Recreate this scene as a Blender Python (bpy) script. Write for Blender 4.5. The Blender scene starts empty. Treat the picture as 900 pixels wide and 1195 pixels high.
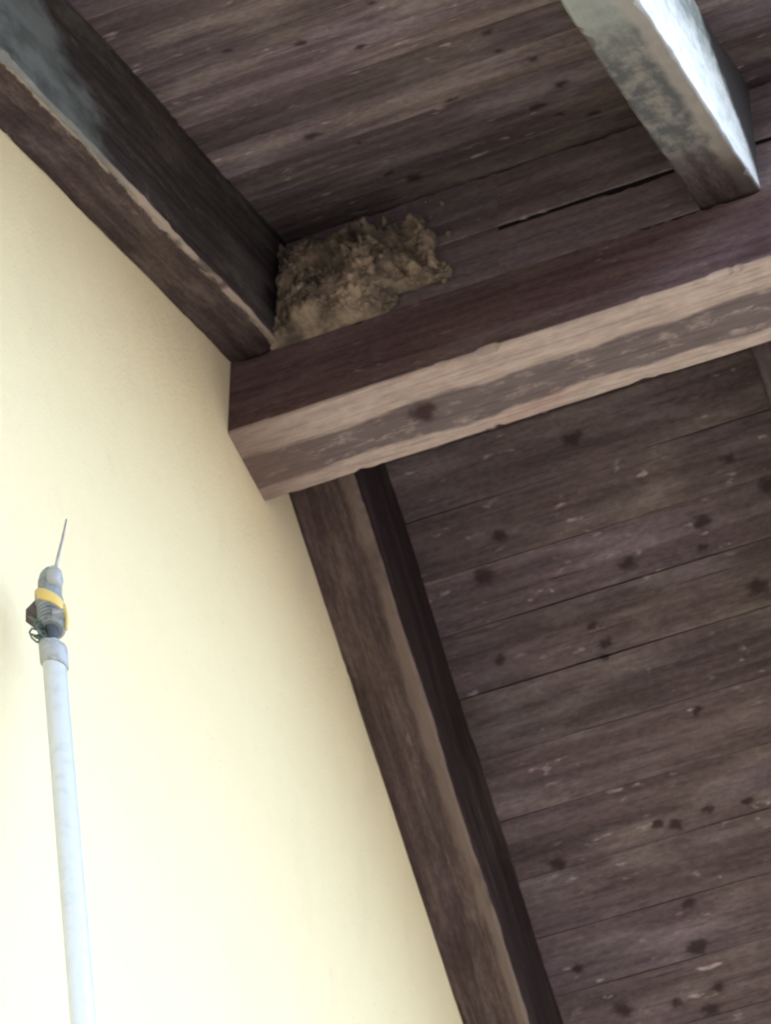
import bpy, bmesh, math, random
from mathutils import Vector, Matrix, noise
random.seed(7)
S = 0.14                      # beam width in metres; the survey below is written in beam widths
ZR = 46.8 * S                 # height of the underside of the ridge beam above the ground
scene = bpy.context.scene

# ------------------------------------------------------------------ camera
cam_d = bpy.data.cameras.new('camera'); cam = bpy.data.objects.new('camera', cam_d)
scene.collection.objects.link(cam); scene.camera = cam
R = Matrix(((0.9263130228293747, 0.3767546571176912, -0.00033477878941357963),
            (0.29209166986458396, -0.7175933942647709, 0.6322516721237547),
            (0.23796352689524897, -0.5857607436895169, -0.7747630031305563)))
CAM = Vector((11.99258771411526 * S, -25.66027849102548 * S, -35.39397447312421 * S + ZR))
cam.matrix_world = Matrix.Translation(CAM) @ R.transposed().to_4x4()
cam_d.sensor_fit = 'VERTICAL'; cam_d.sensor_height = 24.0
F_PX = 5065.584
cam_d.lens = F_PX / 1195 * 24
cam_d.clip_start = 0.1; cam_d.clip_end = 2000
cam_d.dof.use_dof = True; cam_d.dof.focus_distance = 5.35; cam_d.dof.aperture_fstop = 9.0

# ------------------------------------------------------------------ light
w = bpy.data.worlds.new('World'); scene.world = w; w.use_nodes = True
nt = w.node_tree; nt.nodes.clear()
SUN_EL, SUN_AZ = math.radians(72), math.radians(150)   # azimuth clockwise from +Y: high sun, eaves keep the wall in shade
sky = nt.nodes.new('ShaderNodeTexSky'); sky.sky_type = 'NISHITA'; sky.sun_disc = False
sky.sun_elevation = SUN_EL; sky.sun_rotation = SUN_AZ
sky.air_density = 1.0; sky.dust_density = 1.2; sky.ozone_density = 1.0
bg = nt.nodes.new('ShaderNodeBackground'); bg.inputs['Strength'].default_value = 0.15
out = nt.nodes.new('ShaderNodeOutputWorld')
nt.links.new(sky.outputs[0], bg.inputs[0]); nt.links.new(bg.outputs[0], out.inputs[0])
sd = bpy.data.lights.new('sun', 'SUN'); sd.energy = 4.0; sd.angle = math.radians(0.5); sd.color = (1, 0.96, 0.92)
sun = bpy.data.objects.new('sun', sd); scene.collection.objects.link(sun)
dirv = Vector((math.sin(SUN_AZ) * math.cos(SUN_EL), math.cos(SUN_AZ) * math.cos(SUN_EL), math.sin(SUN_EL)))
sun.rotation_euler = dirv.to_track_quat('Z', 'Y').to_euler()
scene.view_settings.view_transform = 'Standard'; scene.view_settings.look = 'None'
scene.view_settings.gamma = 1; scene.view_settings.exposure = 3.05
scene.render.engine = 'CYCLES'
scene.cycles.max_bounces = 8; scene.cycles.diffuse_bounces = 6
scene.cycles.filter_width = 2.2

# ------------------------------------------------------------------ node helper
class N:
    def __init__(s, name):
        s.m = bpy.data.materials.new(name); s.m.use_nodes = True
        s.t = s.m.node_tree; s.p = s.t.nodes['Principled BSDF']
    def put(s, sock, v):
        if isinstance(v, bpy.types.NodeSocket): s.t.links.new(v, sock)
        elif isinstance(v, (tuple, list)) and len(v) == 3 and sock.type == 'RGBA': sock.default_value = (*v, 1)
        else: sock.default_value = v
    def attr(s, name, out='Vector'):
        n = s.t.nodes.new('ShaderNodeAttribute'); n.attribute_name = name; return n.outputs[out]
    def math(s, op, a, b=0.0, c=None, clamp=False):
        n = s.t.nodes.new('ShaderNodeMath'); n.operation = op; n.use_clamp = clamp
        s.put(n.inputs[0], a); s.put(n.inputs[1], b)
        if c is not None: s.put(n.inputs[2], c)
        return n.outputs[0]
    def vmul(s, v, k):
        n = s.t.nodes.new('ShaderNodeVectorMath'); n.operation = 'MULTIPLY'; s.put(n.inputs[0], v); n.inputs[1].default_value = k; return n.outputs[0]
    def vadd(s, v, k):
        n = s.t.nodes.new('ShaderNodeVectorMath'); n.operation = 'ADD'; s.put(n.inputs[0], v); s.put(n.inputs[1], k); return n.outputs[0]
    def vlen(s, v):
        n = s.t.nodes.new('ShaderNodeVectorMath'); n.operation = 'LENGTH'; s.put(n.inputs[0], v); return n.outputs['Value']
    def sep(s, v):
        n = s.t.nodes.new('ShaderNodeSeparateXYZ'); s.put(n.inputs[0], v); return n.outputs
    def comb(s, x, y, z):
        n = s.t.nodes.new('ShaderNodeCombineXYZ'); s.put(n.inputs[0], x); s.put(n.inputs[1], y); s.put(n.inputs[2], z); return n.outputs[0]
    def noise(s, v, scale, detail=4, rough=.55, dist=0, out=0):
        n = s.t.nodes.new('ShaderNodeTexNoise'); s.put(n.inputs['Vector'], v); n.inputs['Scale'].default_value = scale
        n.inputs['Detail'].default_value = detail; n.inputs['Roughness'].default_value = rough; n.inputs['Distortion'].default_value = dist
        return n.outputs[out]
    def ramp(s, v, a, b, lo=0.0, hi=1.0):
        n = s.t.nodes.new('ShaderNodeMapRange'); n.interpolation_type = 'SMOOTHSTEP'
        s.put(n.inputs[0], v); s.put(n.inputs[1], a); s.put(n.inputs[2], b); s.put(n.inputs[3], lo); s.put(n.inputs[4], hi); return n.outputs[0]
    def mix(s, f, a, b, mode='MIX'):
        n = s.t.nodes.new('ShaderNodeMix'); n.data_type = 'RGBA'; n.blend_type = mode
        s.put(n.inputs[0], f); s.put(n.inputs[6], a); s.put(n.inputs[7], b); return n.outputs[2]
    def bump(s, h, dist, strength=1.0):
        n = s.t.nodes.new('ShaderNodeBump'); n.inputs['Distance'].default_value = dist; n.inputs['Strength'].default_value = strength
        s.put(n.inputs['Height'], h); s.put(s.p.inputs['Normal'], n.outputs[0])
    def fin(s, col, rough=.8, spec=.25):
        s.put(s.p.inputs['Base Color'], col); s.put(s.p.inputs['Roughness'], rough); s.p.inputs['Specular IOR Level'].default_value = spec
        return s.m

def wood(name, dark, mid, light, extra=None, knots=(), knot_r=.011, fleck=.5, axes=(0, 1), kasp=.72):
    """weathered stained softwood: gc = (along the grain, across, depth) in metres, tone = value of each board"""
    n = N(name); gc = n.attr('gc'); tone = n.attr('tone', 'Fac')
    warp = n.vadd(gc, n.vmul(n.noise(gc, 3, 2, out=1), (.05, .012, .012)))
    st = n.vmul(warp, (3.2, 55, 55)); fine = n.vmul(gc, (14, 300, 300)); blot = n.vmul(gc, (4.5, 16, 16))
    a = n.noise(st, 1.0, 5, .6); b = n.noise(fine, 1.0, 3, .6); c = n.noise(blot, 1.0, 4, .6)
    col = n.mix(n.ramp(a, .36, .66), dark, mid)
    col = n.mix(n.ramp(c, .45, .72, 0, .85), col, light)
    # colour drift: violet, greenish, brown
    d = n.noise(n.vmul(gc, (2.2, 6, 6)), 1.0, 2)
    col = n.mix(n.ramp(d, .5, .68, 0, .5), col, n.mix(1.0, col, (.94, .92, 1.14), 'MULTIPLY'))
    d2 = n.noise(n.vadd(n.vmul(gc, (3, 7, 7)), (7.3, 2.1, 4.4)), 1.0, 2)
    col = n.mix(n.ramp(d2, .5, .68, 0, .6), col, n.mix(1.0, col, (1.0, 1.04, .93), 'MULTIPLY'))
    col = n.mix(n.ramp(b, .35, .65, .0, .35), col, n.mix(1.0, col, (.5, .5, .5), 'MULTIPLY'))
    # pale worn flecks along the grain
    f = n.noise(n.vmul(gc, (28, 75, 75)), 1.0, 3, .5); fm = n.noise(n.vadd(gc, (3, 3, 3)), 9, 2)
    col = n.mix(n.math('MULTIPLY', n.ramp(f, .62, .72), n.ramp(fm, .42, .6, 0, fleck)), col, tuple(min(1, x * 1.9) for x in light))
    gr = n.noise(n.vmul(gc, (70, 150, 150)), 1.0, 3, .7); col = n.mix(n.ramp(gr, .38, .62, .55, 0), col, n.mix(1.0, col, (.60, .58, .58), 'MULTIPLY'))
    ck = n.noise(n.vmul(gc, (5, 260, 260)), 1.0, 2, .4); ckm = n.noise(n.vmul(gc, (6, 20, 20)), 1.0, 1)
    col = n.mix(n.math('MULTIPLY', n.ramp(ck, .69, .73), n.ramp(ckm, .50, .58, 0, .75)), col, tuple(x * .25 for x in dark))
    bd = n.noise(n.vmul(gc, (1.3, 34, 34)), 1.0, 2, .5); col = n.mix(n.ramp(bd, .35, .65, 0, .55), col, n.mix(1.0, col, (1.38, 1.34, 1.28), 'MULTIPLY'))
    g = n.noise(n.vmul(gc, (9, 130, 130)), 1.0, 3); col = n.mix(n.ramp(g, .62, .72, 0, .5), col, tuple(x * .55 for x in dark))
    t = n.comb(tone, tone, tone); col = n.mix(1.0, col, t, 'MULTIPLY')
    h = a
    if extra: col = extra(n, gc, col)
    s = n.sep(gc); wob = n.vmul(n.vadd(n.noise(gc, 60, 2, out=1), (-.5, -.5, -.5)), (.022, .015, .015))
    acc = None
    for kx, ky, kr in knots:
        v = n.comb(s[axes[0]], s[axes[1]], 0.0)
        v = n.vadd(n.vadd(v, wob), (-kx, -ky, 0))
        L = n.vlen(n.vmul(v, (kasp / kr, 1 / kr, 0)))
        acc = L if acc is None else n.math('MINIMUM', acc, L)
    if acc is not None:
        col = n.mix(n.ramp(n.math('ADD', acc, n.math('MULTIPLY', n.math('SUBTRACT', gr, .5), .8)), .35, 1.15, .84, 0), col, (dark[0] * .24, dark[1] * .17, dark[2] * .17))
        col = n.mix(n.ramp(acc, .8, 1.7, .22, 0), col, tuple(x * .7 for x in dark))
    n.bump(n.math('ADD', n.math('MULTIPLY', a, .7), n.math('MULTIPLY', b, .5)), .0022, .8)
    return n.fin(col, .82, .08)

DK, MD, LT = (.052, .037, .036), (.088, .066, .062), (.150, .118, .108)

# ------------------------------------------------------------------ object helpers
C = scene.collection
def obj(name, bm, m, parent=None, smooth=False, label=None):
    me = bpy.data.meshes.new(name); bm.to_mesh(me); bm.free()
    for p in me.polygons: p.use_smooth = smooth
    o = bpy.data.objects.new(name, me); C.objects.link(o)
    if m: me.materials.append(m)
    if parent: o.parent = parent; o.matrix_parent_inverse = parent.matrix_world.inverted()
    if label: o['label'] = label
    return o
def tag(o, label=None, cat=None, kind=None, group=None):
    for k, v in (('label', label), ('category', cat), ('kind', kind), ('group', group)):
        if v: o[k] = v
    return o
def empty(name, loc):
    o = bpy.data.objects.new(name, None); C.objects.link(o); o.location = loc; o.matrix_world = Matrix.Translation(loc); o.empty_display_size = .2
    return o
def layers(bm):
    return bm.verts.layers.float_vector.new('gc'), bm.verts.layers.float.new('tone')
def P(x, y, z): return Vector((x * S, y * S, z * S + ZR))

def prism(bm, rings, gcs, tone, lg, lt, cap=True):
    """rings: list of lists of points; gcs: same shape"""
    vs = []
    for r, g in zip(rings, gcs):
        row = []
        for p, q in zip(r, g):
            v = bm.verts.new(p); v[lg] = q; v[lt] = tone; row.append(v)
        vs.append(row)
    k = len(rings[0])
    for i in range(len(vs) - 1):
        for j in range(k):
            bm.faces.new((vs[i][j], vs[i][(j + 1) % k], vs[i + 1][(j + 1) % k], vs[i + 1][j]))
    if cap:
        bm.faces.new(list(reversed(vs[0]))); bm.faces.new(vs[-1])
    bmesh.ops.recalc_face_normals(bm, faces=bm.faces)

def timber(bm, origin, U, V, Wv, length, width, depth, cham=.004, tone=1.0, goff=(0, 0, 0), rough=.0012, step=.010, a0=0.0, seed=0.0, shear=0.0, width_end=None):
    """a sawn member with chamfered, slightly wavy arrises. U along, V across, Wv depth; starts at origin"""
    lg, lt = (bm.verts.layers.float_vector.get('gc') or bm.verts.layers.float_vector.new('gc')), (bm.verts.layers.float.get('tone') or bm.verts.layers.float.new('tone'))
    nst = max(2, int(length / step)); rings = []; gcs = []
    we = width if width_end is None else width_end
    for i in range(nst + 1):
        f = i / nst; a = length * f; wd = width + (we - width) * f
        c = cham
        k_ = min(.014, depth * .3, wd * .3)
        # (across, depth, corner, sign across, sign depth): each arris has its chamfer pair between two support points
        pts = [(k_, 0, -1, 0, 0), (wd - k_, 0, -1, 0, 0), (wd - c, 0, 0, -1, 0), (wd, c, 0, 0, 1), (wd, k_, -1, 0, 0),
               (wd, depth - k_, -1, 0, 0), (wd, depth - c, 1, 0, -1), (wd - c, depth, 1, -1, 0), (wd - k_, depth, -1, 0, 0),
               (k_, depth, -1, 0, 0), (c, depth, 2, 1, 0), (0, depth - c, 2, 0, -1), (0, depth - k_, -1, 0, 0),
               (0, k_, -1, 0, 0), (0, c, 3, 0, 1), (c, 0, 3, 1, 0)]
        r = []; g = []
        for j, (b, d, cn, sa, sdp) in enumerate(pts):
            j_ = ((b > wd / 2) * 2 + (d > depth / 2)) * 2
            nz = noise.noise_vector(Vector((a * 7 + j_ * 3.1 + seed, seed * 1.7, j_ * 1.3)))
            nz2 = noise.noise_vector(Vector((a * 40 + j * 5.1 + seed, seed, j))) if cn >= 0 else Vector((0, 0, 0))
            bb = b + (nz.x * 1.2 + nz2.x * .6) * rough; dd = d + (nz.y * 1.2 + nz2.y * .6) * rough
            if cn >= 0:
                nk = noise.noise(Vector((a * 14 + seed * 3.7, cn * 7.7 + seed, 3.3))) + .6 * noise.noise(Vector((a * 60, cn * 3.1, seed)))
                q = min(.006, max(0, nk - .28) * .020)
                bb += q * sa; dd += q * sdp
            r.append(origin + U * a + V * bb + Wv * dd); g.append((a + a0 + goff[0], b + goff[1], d + goff[2]))
        rings.append(r); gcs.append(g)
    prism(bm, rings, gcs, tone, lg, lt)

# survey, in beam widths
HS, D, TA, TB = 1.2132, 1.888, .53306, .68315
X_END = 8.3
zA = lambda y, up=0: HS + up + TA * (y + .5)       # underside of the rafters, slope toward the camera (y<0)
zB = lambda y, up=0: HS + up - TB * (y - .5)       # far slope (y>0)

# ------------------------------------------------------------------ ground
n = N('paving'); tc = n.t.nodes.new('ShaderNodeTexCoord').outputs['Object']
br = n.t.nodes.new('ShaderNodeTexBrick'); n.put(br.inputs['Vector'], tc); br.inputs['Scale'].default_value = 2.2; br.inputs['Mortar Size'].default_value = .012
n.put(br.inputs['Color1'], (.088, .081, .080)); n.put(br.inputs['Color2'], (.072, .067, .066)); n.put(br.inputs['Mortar'], (.05, .048, .044))
col = n.mix(n.ramp(n.noise(tc, 1.3, 5), .35, .7, 0, .4), br.outputs[0], (.06, .056, .05)); n.bump(n.noise(tc, 40, 4), .003)
pav = n.fin(col, .85)
n = N('fine_gravel'); tc = n.t.nodes.new('ShaderNodeTexCoord').outputs['Object']
gravel = n.fin(n.mix(n.noise(tc, .6, 5), (.085, .08, .078), (.12, .113, .108)), .9)
bm = bmesh.new(); bmesh.ops.create_grid(bm, x_segments=2, y_segments=2, size=600)
tag(obj('ground', bm, gravel), kind='structure')
bm = bmesh.new(); bmesh.ops.create_cube(bm, size=1); bmesh.ops.scale(bm, vec=(26, 34, .1), verts=bm.verts); bmesh.ops.translate(bm, vec=(9, 0, -.046), verts=bm.verts)
tag(obj('pavement', bm, pav), kind='structure')

# ------------------------------------------------------------------ house
house = empty('house', Vector((0, 0, 0)))
tag(house, 'cream gable wall under dark brown timber eaves with heavy ridge beam, rafters and boarded soffit', 'house')

# wall
n = N('cream_render'); tc = n.t.nodes.new('ShaderNodeTexCoord').outputs['Object']
c = n.mix(n.ramp(n.noise(tc, 1.7, 4), .3, .75), (.680, .566, .342), (.690, .576, .362))
c = n.mix(n.ramp(n.noise(tc, 22, 5, .65), .5, .8, 0, .35), c, (.62, .50, .32))
sm = n.ramp(n.noise(n.vmul(tc, (1, 1, .35)), 5.5, 4, .6, .4), .54, .72, 0, .16); c = n.mix(sm, c, (.50, .43, .30))
spk = n.ramp(n.noise(tc, 75, 2), .70, .76, 0, .35); c = n.mix(spk, c, (.42, .36, .25))
n.bump(n.math('ADD', n.noise(tc, 160, 3, .6), n.math('MULTIPLY', n.noise(n.vmul(tc, (1, 1, .5)), 11, 3, .5, .8), 2.6)), .0026, .7)
render_m = n.fin(c, .9, .2)
bm = bmesh.new()
prof = [P(0, -17, 0), P(0, -17, 0), P(0, 0, 0), P(0, 20, 0), P(0, 20, 0)]
ztop = lambda y: (zA(y, D) if y < 0 else zB(y, D)) + .04
prof = [(-17 * S, 0.0), (-17 * S, ztop(-17) * S + ZR), (-.5 * S, ztop(-.5) * S + ZR), (.5 * S, ztop(.5) * S + ZR), (20 * S, ztop(20) * S + ZR), (20 * S, 0.0)]
a = [bm.verts.new((0, y, z)) for y, z in prof]; b = [bm.verts.new((-4.5, y, z)) for y, z in prof]
bm.faces.new(a); bm.faces.new(list(reversed(b)))
for i in range(len(a)): bm.faces.new((a[i], b[i], b[(i + 1) % 6], a[(i + 1) % 6]))
bmesh.ops.recalc_face_normals(bm, faces=bm.faces)
obj('wall', bm, render_m, house, label='smooth cream yellow rendered gable wall')

# ridge beam
def beam_extra(n, gc, col):
    s = n.sep(gc); wv = n.noise(n.vmul(gc, (7, 30, 30)), 1, 4, .6)
    wv2 = n.noise(n.vmul(gc, (2.0, 5, 5)), 1, 2)
    b = n.math('ADD', s[1], n.math('MULTIPLY', n.math('SUBTRACT', wv, .5), .030))
    b = n.math('ADD', b, n.math('MULTIPLY', n.math('SUBTRACT', wv2, .5), .018))
    under = n.ramp(s[2], .006, .001)                                   # planed underside only
    m1 = n.ramp(b, .056, .046); m2 = n.ramp(b, .108, .116)
    patch = n.noise(n.vmul(gc, (22, 60, 60)), 1, 5, .7)
    pale = n.mix(n.ramp(patch, .35, .65), (.44, .345, .285), (.35, .27, .225))
    midc = n.mix(n.ramp(patch, .50, .70), (.140, .108, .100), (.28, .225, .195))
    under_col = n.mix(n.math('MAXIMUM', m1, m2), midc, pale)
    red = n.ramp(n.noise(n.vmul(gc, (5, 12, 12)), 1, 2), .55, .7, 0, .5)
    under_col = n.mix(red, under_col, n.mix(1.0, under_col, (.82, .66, .66), 'MULTIPLY'))
    grain = n.ramp(n.noise(n.vmul(gc, (9, 220, 220)), 1, 3), .4, .68, 0, .45)
    under_col = n.mix(grain, under_col, n.mix(1.0, under_col, (.45, .42, .42), 'MULTIPLY'))
    end = n.ramp(s[0], .16, .0, 0, .55)                                # browner wood where it enters the wall
    under_col = n.mix(end, under_col, (.15, .098, .07))
    return n.mix(under, col, under_col)
m = wood('beam_wood', (.095, .057, .055), (.140, .090, .086), (.18, .13, .12), beam_extra, knots=[(1.99 * S, .072, .0215)], fleck=.6, kasp=.95)
bm = bmesh.new()
timber(bm, P(0, -.5, 0) + Vector((-.12, 0, 0)), Vector((1, 0, 0)), Vector((0, 1, 0)), Vector((0, 0, 1)), X_END * S + .12, S, HS * S, cham=.003, a0=-.12, seed=3, step=.008)
obj('ridge_beam', bm, m, house, label='thick ridge beam with pale worn underside and one round knot')

# rafters
UA = Vector((0, -1, -TA)).normalized(); UB = Vector((0, 1, -TB)).normalized(); UP = Vector((0, 0, 1))
def lip_wear(side, amount, tan, w0, w1, dark_side=0.0):
    """tan worn strip along the outer lower arris; side = width of the rafter"""
    def f(n, gc, col):
        s = n.sep(gc)
        nz = n.noise(n.vmul(gc, (16, 70, 70)), 1, 5, .7)
        wdt = n.math('ADD', w0, n.math('MULTIPLY', n.noise(n.vmul(gc, (3, 3, 3)), 1, 2), w1))
        dist = n.math('SUBTRACT', side, s[1])
        d = n.math('ADD', dist, n.math('MULTIPLY', n.math('SUBTRACT', nz, .5), .030))
        under = n.ramp(s[2], .008, .003)
        mk = n.math('MULTIPLY', under, n.math('MULTIPLY', n.ramp(d, wdt, n.math('MULTIPLY', wdt, .35)), amount))
        brk = n.ramp(n.noise(n.vmul(gc, (6, 10, 10)), 1, 3), .36, .5)
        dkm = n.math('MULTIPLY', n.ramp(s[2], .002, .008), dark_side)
        col = n.mix(dkm, col, n.mix(1.0, col, (.48, .46, .50), 'MULTIPLY'))  # side face darkened in colour to offset the sky light on it
        return n.mix(n.math('MULTIPLY', mk, brk), col, tan)
    return f
def a1_extra(n, gc, col):
    s = n.sep(gc)
    col = n.mix(n.math('MULTIPLY', n.ramp(s[2], .004, .012), n.ramp(s[1], .075, .079)), col, n.mix(1.0, col, (.70, .78, .80), 'MULTIPLY'))
    col = lip_wear(.0805, .9, (.36, .285, .215), .003, .013)(n, gc, col)
    # grey-blue sky light painted on the side down the slope, spreading from the lip
    fr = n.noise(n.vmul(gc, (7, 14, 14)), 1, 5, .6)
    reach = n.math('ADD', s[0], n.math('MULTIPLY', n.math('SUBTRACT', fr, .5), .35))
    reach = n.math('SUBTRACT', reach, n.math('MULTIPLY', s[2], 1.7))
    bl = n.math('MULTIPLY', n.ramp(reach, .52, .66), n.ramp(s[1], .074, .079))
    return n.mix(n.math('MULTIPLY', bl, .75), col, n.mix(n.ramp(fr, .35, .65), (.085, .095, .09), (.20, .225, .215)))
def a2_extra(n, gc, col):
    s = n.sep(gc)
    fr = n.noise(n.vmul(gc, (14, 20, 20)), 1, 5, .65); fr2 = n.noise(n.vmul(gc, (30, 40, 40)), 1, 4, .6)
    reach = n.math('ADD', s[0], n.math('MULTIPLY', n.math('SUBTRACT', fr, .5), .16))
    under = n.ramp(s[2], .006, .001)
    mould = n.mix(n.ramp(fr2, .40, .68), (.085, .085, .082), (.20, .185, .16))
    mould = n.mix(n.ramp(n.math('ADD', s[0], n.math('MULTIPLY', fr, .3)), .58, .86), mould, (.26, .27, .23))
    c1 = n.mix(n.math('MULTIPLY', n.ramp(reach, .09, .22), .92), col, mould)
    tanm = n.math('MULTIPLY', n.ramp(n.math('ADD', s[1], n.math('MULTIPLY', n.math('SUBTRACT', fr, .5), .03)), .058, .074), .75)
    c1 = n.mix(tanm, c1, n.mix(n.ramp(reach, .0, .25), (.10, .08, .07), (.27, .235, .20)))
    side = n.mix(n.ramp(fr2, .3, .6), (.62, .65, .62), (.80, .82, .79))  # side face pale, greyer towards the top, dark near the beam
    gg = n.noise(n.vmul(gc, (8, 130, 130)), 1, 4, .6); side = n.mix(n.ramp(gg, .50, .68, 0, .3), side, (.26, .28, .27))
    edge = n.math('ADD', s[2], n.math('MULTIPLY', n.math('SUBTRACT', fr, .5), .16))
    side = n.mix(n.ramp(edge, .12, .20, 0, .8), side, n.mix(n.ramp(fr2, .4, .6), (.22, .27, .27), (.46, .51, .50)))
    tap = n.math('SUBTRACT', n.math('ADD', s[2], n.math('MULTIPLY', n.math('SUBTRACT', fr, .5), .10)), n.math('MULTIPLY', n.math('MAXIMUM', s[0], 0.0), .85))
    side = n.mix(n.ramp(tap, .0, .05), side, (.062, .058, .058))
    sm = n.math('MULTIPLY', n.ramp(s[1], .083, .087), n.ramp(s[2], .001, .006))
    return n.mix(sm, n.mix(under, col, c1), side)
raf_dk = ((.050, .036, .034), (.10, .072, .062), (.16, .125, .105))
mA1 = wood('rafter_wood_dark', *raf_dk, extra=a1_extra, fleck=.3)
mA2 = wood('rafter_wood_pale_side', DK, MD, LT, extra=a2_extra, fleck=.3)
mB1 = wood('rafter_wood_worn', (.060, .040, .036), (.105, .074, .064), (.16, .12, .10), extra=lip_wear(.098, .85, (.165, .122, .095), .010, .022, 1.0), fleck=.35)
mB2 = wood('rafter_wood_plain', DK, MD, LT, fleck=.3)
def rafter(side, x0, wdt, length, m, label, seed, width_end=None, dx=0.0):
    bm = bmesh.new()
    if side == 'A': o = P(x0, 0, zA(0)); U = (UA + Vector((dx, 0, 0))).normalized()
    else: o = P(x0, 0, zB(0)); U = (UB + Vector((dx, 0, 0))).normalized()
    timber(bm, o, U, Vector((1, 0, 0)), UP, length, wdt, D * S + .003, cham=.004, a0=-.08, seed=seed, rough=.0026, width_end=width_end)
    return obj('rafter', bm, m, house, label=label)
rafter('A', -.01, .60 * S, 2.62, mA1, 'near slope rafter tight against the cream wall, with a chipped tan lower edge', 11)
rafter('A', 5.26, .655 * S, 2.62, mA2, 'near slope rafter with mottled grey underside and bright whitish side', 23)
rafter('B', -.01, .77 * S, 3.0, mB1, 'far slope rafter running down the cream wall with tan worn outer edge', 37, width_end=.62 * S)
rafter('B', 5.24, .655 * S, 3.0, mB2, 'far slope rafter at the edge of the photo', 51)

# boards closing the gap above the beam between the rafters
def infill(y, sgn, seed):
    bm = bmesh.new(); tn = (.92, .98)
    for i, (z0, z1) in enumerate(((HS + .02, 2.075), (2.115, HS + D - .0))):
        for (xa, xb) in ((.60, 3.04), (3.06, 5.25), (5.93, X_END - .05)):
            if i == 0: z1 = 2.105 if xa < 1 else 2.032
            timber(bm, P(xa - .01, y, z0), Vector((1, 0, 0)), Vector((0, -sgn, 0)), UP, (xb - xa + .02) * S, .022, (z1 - z0) * S, cham=.0015, tone=tn[i], goff=(i * 3.3 + seed, 0, z0 * S), seed=seed + i, rough=.0008)
    return bm
m_in = wood('infill_wood', (.165, .125, .125), (.240, .188, .185), (.31, .25, .24), extra=lambda n, gc, col: n.mix(n.ramp(n.sep(gc)[1], .0010, .0022), col, (.02, .015, .014)), fleck=.3)  # board edges coloured near-black, so shade in the gap is painted
obj('infill_board', infill(-.5 + .003 / S, -1, 2.0), m_in, house, label='boards on edge between beam and soffit with a long dark gap')
obj('infill_board', infill(.5 - .003 / S, 1, 9.0), m_in, house)

# soffit boarding
KB = [(2.83, 2.32, 1.25), (4.42, 2.91, 1), (3.92, 3.38, 1.1), (2.99, 3.55, 1.1), (1.41, 3.27, 1.5), (1.72, 2.96, 1.0), (4.28, 4.09, 1.3), (4.73, 3.24, 1.3), (2.41, 3.99, .9), (2.47, 4.18, .8), (2.41, 4.3, .6), (1.28, 4.04, .9), (3.83, 3.61, .6), (2.42, 7.08, 1.35), (2.33, 7.66, 1.1), (1.37, 7.44, 1.2), (1.99, 7.51, .7), (2.48, 7.48, .7), (2.47, 6.67, .9), (1.2, 5.99, 1.0), (2.59, 5.95, .9), (2.41, 5.89, .7), (3.01, 5.89, .7), (3.44, 5.92, .6), (1.03, 6.96, .7), (3.2, 5.0, .8), (6.6, 3.1, 1.2), (7.1, 5.3, 1.2)]
KA = [(2.2, -3.86, .95), (2.7, -3.47, .9), (3.08, -4.1, .7), (3.9, -2.98, .8), (3.89, -2.59, .7), (4.12, -2.27, .9), (3.12, -2.05, .8), (1.66, -2.24, 1.1), (2.01, -1.84, .5), (2.06, -1.1, .6), (2.26, -.88, 1.35), (3.87, -1.4, 1.2), (4.21, -1.67, 1.15), (4.03, -1.14, .7), (4.33, -.94, .9), (1.55, -4.13, .8), (7.0, -2.4, 1.2), (6.9, -5.0, 1.0)]
ca, cb = math.sqrt(1 + TA * TA), math.sqrt(1 + TB * TB)
def boarding(side, edges, tones, m, label):
    bm = bmesh.new(); t = TA if side == 'A' else TB; cc = ca if side == 'A' else cb
    U = Vector((1, 0, 0)); rnd = random.Random(5 if side == 'A' else 6)
    V = (Vector((0, -1, -TA)) if side == 'A' else Vector((0, 1, -TB))).normalized()
    Wn = V.cross(U) if side == 'B' else U.cross(V); 
    if Wn.z < 0: Wn = -Wn
    for i in range(len(edges) - 1):
        e0, e1 = edges[i], edges[i + 1]
        o = P(0, -e0, zA(-e0, D)) if side == 'A' else P(0, e0, zB(e0, D))
        o = o + Vector((-.30, 0, 0)) + Wn * rnd.uniform(-.0006, .0016)
        wd = abs(e1 - e0) * S * cc - rnd.choice((.0003, .0005, .0012))
        tn = tones[i] if i < len(tones) else rnd.uniform(.75, 1.2)
        lg, lt = (bm.verts.layers.float_vector.get('gc') or bm.verts.layers.float_vector.new('gc')), (bm.verts.layers.float.get('tone') or bm.verts.layers.float.new('tone'))
        L = X_END * S + .30; st = 40; rings = []; gcs = []
        ch = .0012; dep = .024
        pts = [(ch, 0), (wd * .25, 0), (wd * .5, 0), (wd * .75, 0), (wd - ch, 0), (wd, ch), (wd, dep), (0, dep), (0, ch)]
        sd_ = rnd.uniform(0, 50)
        for k in range(st + 1):
            a_ = L * k / st; r = []; g = []
            for j, (bb, dd) in enumerate(pts):
                nz = noise.noise_vector(Vector((a_ * 4 + sd_, j * .9, sd_)))
                b2 = bb + (nz.x * .0012 if j in (0, 4, 5, 8) else 0); d2 = dd + (nz.y * .0016 if dd < .01 else 0)
                r.append(o + U * a_ + V * b2 + Wn * d2)
                g.append((a_ - .30, (e0 * S * cc + bb), dd + sd_ * 0.0 + i * .37))
            rings.append(r); gcs.append(g)
        prism(bm, rings, gcs, tn, lg, lt)
    return obj('roof_boarding', bm, m, house, label=label)
mBa = wood('soffit_wood_far', (.092, .066, .063), (.140, .104, .099), (.215, .168, .156), knots=[(x * S, y * S * cb, .0108 * r) for x, y, r in KB], fleck=.75)
mAa = wood('soffit_wood_near', (.112, .083, .078), (.170, .131, .122), (.26, .21, .188), knots=[(x * S, -y * S * ca, .0098 * r) for x, y, r in KA], fleck=.6)
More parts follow.
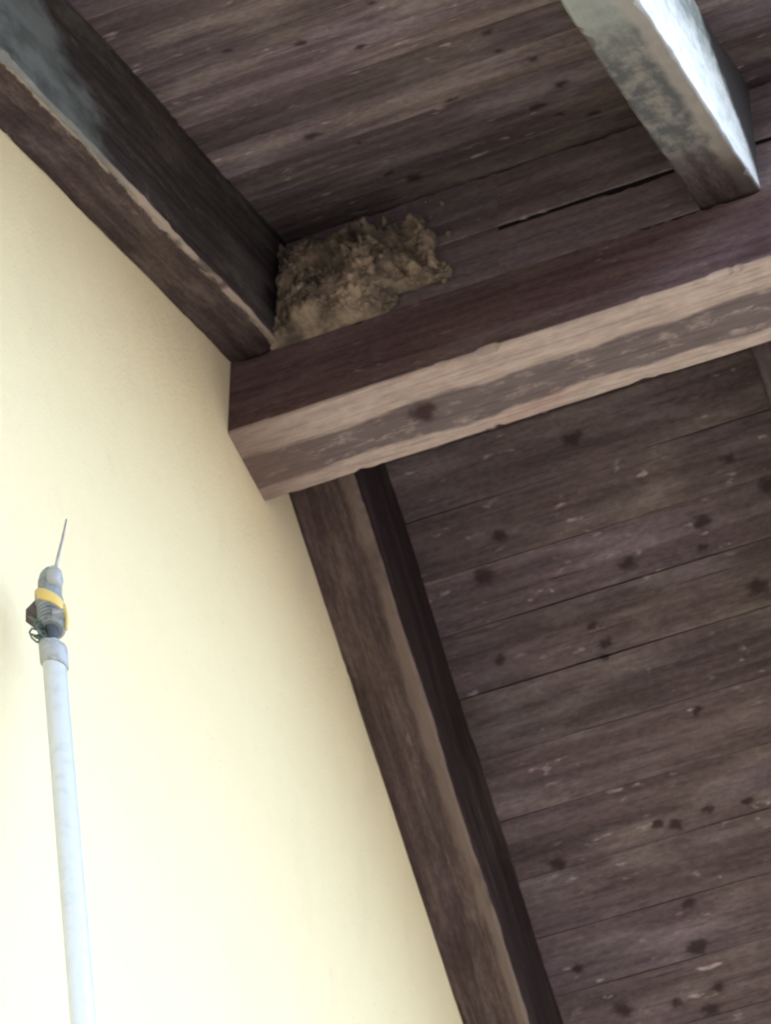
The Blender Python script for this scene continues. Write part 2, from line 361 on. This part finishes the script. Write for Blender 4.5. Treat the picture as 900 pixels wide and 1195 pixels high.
eA = [0, .35, .90, 1.45, 1.99, 2.54, 3.10, 3.66, 4.22, 4.78, 5.34] + [5.9 + .56 * i for i in range(22)]
tA = [1, .92, .90, .98, 1.28, .82, 1.18, 1.12, 1.0, .92, 1.05]
eB = [0, .38, .92, 1.48, 2.03, 2.60, 3.17, 3.70, 4.29, 4.88, 5.47, 6.04, 6.60, 7.16, 7.72] + [8.28 + .56 * i for i in range(25)]
tB = [1, .95, 1, .95, .92, .95, 1.15, .92, .84, 1.08, .98, 1.0, 1.12, 1.05, 1.1]
boarding('A', eA, tA, mAa, 'brown soffit boards on the near slope, above the ridge beam in view')
boarding('B', eB, tB, mBa, 'brown knotty soffit boards on the far slope with pale flecks')

# roof covering above (keeps daylight out), clay tiles on top
n = N('roof_tiles'); tc = n.t.nodes.new('ShaderNodeTexCoord').outputs['Object']
tile_m = n.fin(n.mix(n.noise(tc, 9, 4), (.20, .09, .06), (.33, .17, .11)), .85)
for side in ('A', 'B'):
    bm = bmesh.new(); L = (eA if side == 'A' else eB)[-1]; sg = -1 if side == 'A' else 1
    zf = zA if side == 'A' else zB
    rows = int(L / 1.6); xs0 = -4.7; xs1 = X_END * S + .01
    for r in range(rows + 1):
        y0 = L * r / (rows + 1); y1 = L * (r + 1) / (rows + 1) + .15
        q = []
        for (x, y, u) in ((xs0, y0, .21), (xs1, y0, .21), (xs1, y1, .32), (xs0, y1, .32), (xs0, y0, .40), (xs1, y0, .40), (xs1, y1, .50), (xs0, y1, .50)):
            q.append(bm.verts.new((x, sg * y * S, (zf(sg * y, D) + u) * S + ZR)))
        for f in ((0, 1, 2, 3), (4, 5, 6, 7), (0, 1, 5, 4), (1, 2, 6, 5), (2, 3, 7, 6), (3, 0, 4, 7)): bm.faces.new([q[i] for i in f])
    bmesh.ops.recalc_face_normals(bm, faces=bm.faces)
    obj('roof_tiling', bm, tile_m, house)

# ------------------------------------------------------------------ nest
n = N('dried_mud'); tc = n.t.nodes.new('ShaderNodeTexCoord').outputs['Object']
c = n.mix(n.ramp(n.noise(tc, 22, 4, .6), .35, .68), (.12, .092, .066), (.40, .30, .205))
c = n.mix(n.ramp(n.noise(tc, 130, 3, .6), .55, .72, 0, .6), c, (.42, .33, .24))
c = n.mix(n.ramp(n.noise(n.vadd(tc, (4, 4, 4)), 12, 2), .52, .68, 0, .55), c, (.085, .08, .062))
n.bump(n.noise(tc, 180, 4, .7), .004, 1)
mud = n.fin(c, .95, .1)
FACE_Y = -.5 * S - .0005
def nest_h(u, v):
    """thickness (m) of the mud above the boards at u along the beam, v above the beam top (both in beam widths)"""
    e = noise.noise(Vector((u * 2.3, v * 2.3, 1.7))) * .20 + noise.noise(Vector((u * 6, v * 6, 5))) * .14 + noise.noise(Vector((u * 17, v * 17, 5))) * .07
    right = 1.82 - .10 * v; top = 1.72 - .18 * u
    d = min(u + .12, (right - u) * .8, (top - v) * .9) + e
    if v < .25: d = min(d, 1.30 - u + e)
    if d <= 0: return -1
    h = .046 * min(1, d / .42) ** .8 * (1 - .30 * min(1, u / 1.8))
    k = .35 + .65 * min(1, max(0, (u - .3) / .6)); h += noise.noise(Vector((u * 3.2, v * 3.2, 9))) * .013 + noise.noise(Vector((u * 8, v * 8, 2))) * .012 * k + noise.noise(Vector((u * 20, v * 20, 2))) * .006 * k
    for (pu, pv, pr, dp) in HOLES:
        dd = math.hypot((u - pu) * .9, v - pv) / (pr * 1.5)
        if dd < 2: h = h * (1 - dp * math.exp(-(dd / .75) ** 4)) + .010 * math.exp(-((dd - 1.2) / .22) ** 2)
    h += .014 * math.exp(-((v - .12 - .35 * u) / .2) ** 2) * (1 if u < 1.2 else 0)
    return h
HOLES = ((.66, .93, .13, .95), (.93, 1.08, .11, .95), (1.42, .98, .15, .98), (1.52, 1.18, .09, .9), (1.60, .50, .10, .9), (1.15, .62, .10, .7), (.18, .30, .08, .8), (1.05, 1.36, .11, .8), (1.22, .95, .08, .7))
bm = bmesh.new(); nu, nv = 190, 165; grid = {}
for i in range(nu + 1):
    for j in range(nv + 1):
        u = -.1 + 2.2 * i / nu; v = 1.9 * j / nv
        h = nest_h(u, v)
        if h > -.5:
            x = .57 + u
            grid[i, j] = bm.verts.new((x * S, FACE_Y - max(h, .0006) - .0005, (HS - .03 + v) * S + ZR))
for i in range(nu):
    for j in range(nv):
        k = [(i, j), (i + 1, j), (i + 1, j + 1), (i, j + 1)]
        if all(q in grid for q in k): bm.faces.new([grid[q] for q in k])
bmesh.ops.delete(bm, geom=[v for v in bm.verts if not v.link_faces], context='VERTS')
# close the clump against the boards
edges = [e for e in bm.edges if e.is_boundary]
ret = bmesh.ops.extrude_edge_only(bm, edges=edges)
for v in [g for g in ret['geom'] if isinstance(g, bmesh.types.BMVert)]: v.co.y = FACE_Y + .001
bmesh.ops.recalc_face_normals(bm, faces=bm.faces)
# mud pellets stuck on the surface
rnd = random.Random(3)
for q in range(620):
    u = rnd.uniform(-.05, 2.15); v = rnd.uniform(0.02, 1.8); h = nest_h(u, v)
    if any(math.hypot(u - a_, v - b_) < c_ * .9 for a_, b_, c_, d_ in HOLES): continue
    if h < 0:
        if rnd.random() > .05 or u > 1.95: continue
        h = 0.0008
    r = rnd.uniform(.0025, .0058)
    ret = bmesh.ops.create_icosphere(bm, subdivisions=2, radius=r)
    for vv in ret['verts']:
        vv.co *= 1 + .35 * noise.noise(vv.co * 300 + Vector((q, 0, 0)))
        vv.co += Vector(((.57 + u) * S, FACE_Y - h + .0005, (HS - .03 + v) * S + ZR))
for q in range(26):
    u = rnd.uniform(.1, 1.6); v = rnd.uniform(.15, 1.35); h = max(nest_h(u, v), .004); pts = []
    an = rnd.uniform(-.9, .9); ln = rnd.uniform(.012, .030)
    for i in range(5):
        f = i / 4 - .5
        pts.append(Vector(((.57 + u) * S + math.cos(an) * f * ln, FACE_Y - h - .003 - .006 * (f + .5) * rnd.random(), (HS - .03 + v) * S + ZR + math.sin(an) * f * ln + .002 * math.sin(i * 1.9 + q))))
    for i in range(4):
        p, n2 = pts[i], pts[i + 1]; t = (n2 - p).normalized(); u_ = t.cross(Vector((0, 1, .1))).normalized() * .0007; w_ = t.cross(u_).normalized() * .0007
        a_ = [bm.verts.new(p + o) for o in (u_, w_, -u_, -w_)]; b_ = [bm.verts.new(n2 + o) for o in (u_, w_, -u_, -w_)]
        for m_ in range(4): bm.faces.new((a_[m_], a_[(m_ + 1) % 4], b_[(m_ + 1) % 4], b_[m_]))
nest = obj('mud_nest', bm, mud, smooth=True)
tag(nest, 'crumbling brown mud nest with small dark holes, stuck in the corner above the ridge beam', 'nest')

# ------------------------------------------------------------------ telescopic pole
TOP = P(.5, -4.748, -8.071); LOW = P(1.053, -4.748, -12.662)
ax = (TOP - LOW).normalized()
FOOT = TOP - ax * ((TOP.z - .004) / ax.z)
view = (TOP - CAM).normalized(); nrm = (view - ax * view.dot(ax)).normalized()     # away from the viewer, square to the pole
rt = nrm.cross(ax).normalized()
if (R @ rt).x < 0: rt = -rt
def mat(name, col, rough, spec=.5, metal=0, dirt=None, tr=0):
    n = N(name); tc = n.t.nodes.new('ShaderNodeTexCoord').outputs['Object']
    d = dirt or tuple(x * .7 for x in col)
    c = n.mix(n.ramp(n.noise(tc, 55, 4, .6), .45, .75), col, d); n.bump(n.noise(tc, 90, 3), .0006, .5)
    n.p.inputs['Metallic'].default_value = metal
    if tr: n.p.inputs['Transmission Weight'].default_value = tr
    return n.fin(c, rough, spec)
white_m = mat('white_enamel', (.50, .505, .495), .28, .5, dirt=(.44, .45, .44))
grey_m = mat('grey_plastic', (.22, .24, .24), .5, .4, dirt=(.08, .09, .09))
pale_m = mat('pale_plastic', (.34, .345, .335), .45, .3, dirt=(.18, .19, .185))
dark_m = mat('dark_rubber', (.05, .055, .065), .6, .3)
yel_m = mat('yellow_plastic', (.62, .44, .13), .45, .4, dirt=(.50, .38, .16))
brn_m = mat('brown_plastic', (.085, .06, .055), .6, .3)
grn_m = mat('green_cord', (.10, .13, .10), .8, .2, dirt=(.07, .09, .08))
AXK = 1.5
def T(a, r=0.0, d=0.0): return TOP + ax * (a * AXK) + rt * r - nrm * d        # a up the pole, r right, d toward the viewer
def lathe(bm, prof, seg=32, tilt=(0, 0), cx=0, cd=0, squash=1.0, ribs=None):
    rows = []
    for a, r in prof:
        row = []
        for k in range(seg):
            th = 2 * math.pi * k / seg; x = math.cos(th) * r; d = math.sin(th) * r * squash
            row.append(bm.verts.new(T(a + tilt[0] * x + tilt[1] * d, cx + x, cd + d)))
        rows.append(row)
    for i in range(len(rows) - 1):
        for k in range(seg): bm.faces.new((rows[i][k], rows[i][(k + 1) % seg], rows[i + 1][(k + 1) % seg], rows[i + 1][k]))
    bm.faces.new(list(reversed(rows[0]))); bm.faces.new(rows[-1])
    bmesh.ops.recalc_face_normals(bm, faces=bm.faces)
def tube(bm, pts, rads, seg=10):
    rows = []
    for i, p in enumerate(pts):
        t = (pts[min(i + 1, len(pts) - 1)] - pts[max(i - 1, 0)]).normalized()
        u = t.cross(Vector((.3, .9, .2))).normalized(); v = t.cross(u)
        rows.append([bm.verts.new(p + (u * math.cos(2 * math.pi * k / seg) + v * math.sin(2 * math.pi * k / seg)) * rads[i]) for k in range(seg)])
    for i in range(len(rows) - 1):
        for k in range(seg): bm.faces.new((rows[i][k], rows[i][(k + 1) % seg], rows[i + 1][(k + 1) % seg], rows[i + 1][k]))
    bm.faces.new(list(reversed(rows[0]))); bm.faces.new(rows[-1]); bmesh.ops.recalc_face_normals(bm, faces=bm.faces)
pole = empty('telescopic_pole', FOOT)
tag(pole, 'long white pole leaning at the cream wall, its grey head banded in yellow', 'pole')
LEN = (TOP - FOOT).length / AXK
bm = bmesh.new()
lathe(bm, [(-LEN, .0160), (-LEN * .55, .0160), (-LEN * .549, .0148), (-.011, .0140), (-.006, .0128), (-.002, .010), (0, .006)])
obj('shaft', bm, white_m, pole, smooth=True)
bm = bmesh.new(); lathe(bm, [(-LEN, .020), (-LEN + .05, .020), (-LEN + .055, .0175)], 24); obj('foot_cap', bm, dark_m, pole, smooth=False)
# clear-grey clamp cup round the shaft top
bm = bmesh.new(); lathe(bm, [(-.030, .0146), (-.028, .0165), (-.010, .0168), (-.004, .0165), (-.004, .0150), (-.028, .0146)], 32, tilt=(-.3, -.25))
obj('clamp_collar', bm, pale_m, pole, smooth=True)
bm = bmesh.new(); lathe(bm, [(-.004, .0050), (.004, .0064), (.012, .0068), (.018, .0090), (.020, .0100)]); obj('neck', bm, dark_m, pole, smooth=True)
bm = bmesh.new()
pr = [(.016, .013)]
for i in range(5): pr += [(.018 + i * .0045, .0165), (.0205 + i * .0045, .0165), (.0212 + i * .0045, .0150), (.0222 + i * .0045, .0150)]
pr += [(.043, .0170), (.052, .0172), (.058, .0160)]
lathe(bm, pr, tilt=(-.12, .1)); hb = obj('head_body', bm, grey_m, pole, smooth=False)
bm = bmesh.new(); bmesh.ops.create_cube(bm, size=1)
for v in bm.verts: v.co = T(.022 + v.co.z * .005, .009 + v.co.x * .012, .0165 + v.co.y * .006)
bmesh.ops.bevel(bm, geom=bm.edges[:], offset=.001, segments=2, affect='EDGES'); obj('latch', bm, pale_m, hb)
bm = bmesh.new(); lathe(bm, [(.041, .0172), (.0425, .0180), (.0545, .0180), (.056, .0168)], 40, tilt=(-.6, -.2), cx=.001); obj('band', bm, yel_m, pole, smooth=True)
# yellow tongue running down the right side from the band
bm = bmesh.new(); tube(bm, [T(.040, .0165, .008), T(.030, .0185, .007), T(.018, .0188, .006), T(.010, .0175, .005)], [.0022, .0024, .0022, .0014]); obj('tongue', bm, yel_m, pole, smooth=True)
bm = bmesh.new()
lathe(bm, [(.054, .0115), (.060, .0138), (.070, .0148), (.080, .0140), (.087, .0115), (.092, .0070), (.094, .002)], tilt=(.18, 0), cx=.002)
obj('cap', bm, grey_m, pole, smooth=True)
bm = bmesh.new(); lathe(bm, [(.062, .008), (.070, .0105), (.080, .0100), (.086, .006)], cx=.008, cd=.009); obj('cap_lens', bm, pale_m, pole, smooth=True)
# brown triangular hook plate on the left, reaching back to the wall
bm = bmesh.new()
tri = [(.060, -.010), (.042, -.029), (.027, -.014), (.034, -.008), (.056, -.008)]
f_ = [bm.verts.new(T(a, r, .004)) for a, r in tri]; b_ = [bm.verts.new(T(a - .003, r * 1.05, -.012)) for a, r in tri]
bm.faces.new(f_); bm.faces.new(list(reversed(b_)))
for i in range(5): bm.faces.new((f_[i], b_[i], b_[(i + 1) % 5], f_[(i + 1) % 5]))
bmesh.ops.recalc_face_normals(bm, faces=bm.faces); bmesh.ops.bevel(bm, geom=bm.edges[:], offset=.0012, segments=2, affect='EDGES'); obj('hook_plate', bm, brn_m, pole)
bm = bmesh.new(); rnd = random.Random(12)
for k in range(7):
    p0 = Vector((rnd.uniform(.004, .026), rnd.uniform(-.020, -.010), rnd.uniform(-.002, .010))); pts = []
    for i in range(9):
        th = i * .9 + k; pts.append(T(p0.x + math.sin(th) * .007, p0.y + math.cos(th * 1.1) * .006, p0.z + math.sin(th * .7) * .005))
    tube(bm, pts, [.0013] * 9, 6)
obj('cord', bm, grn_m, pole, smooth=True)
bm = bmesh.new(); tube(bm, [T(.092, .010, 0), T(.110, .0150, .001), T(.132, .0220, .002), T(.156, .0285, .003)], [.0024, .0020, .0017, .0010]); obj('wire_tip', bm, mat('dull_wire', (.36, .33, .29), .5, .5, .4), pole, smooth=True)
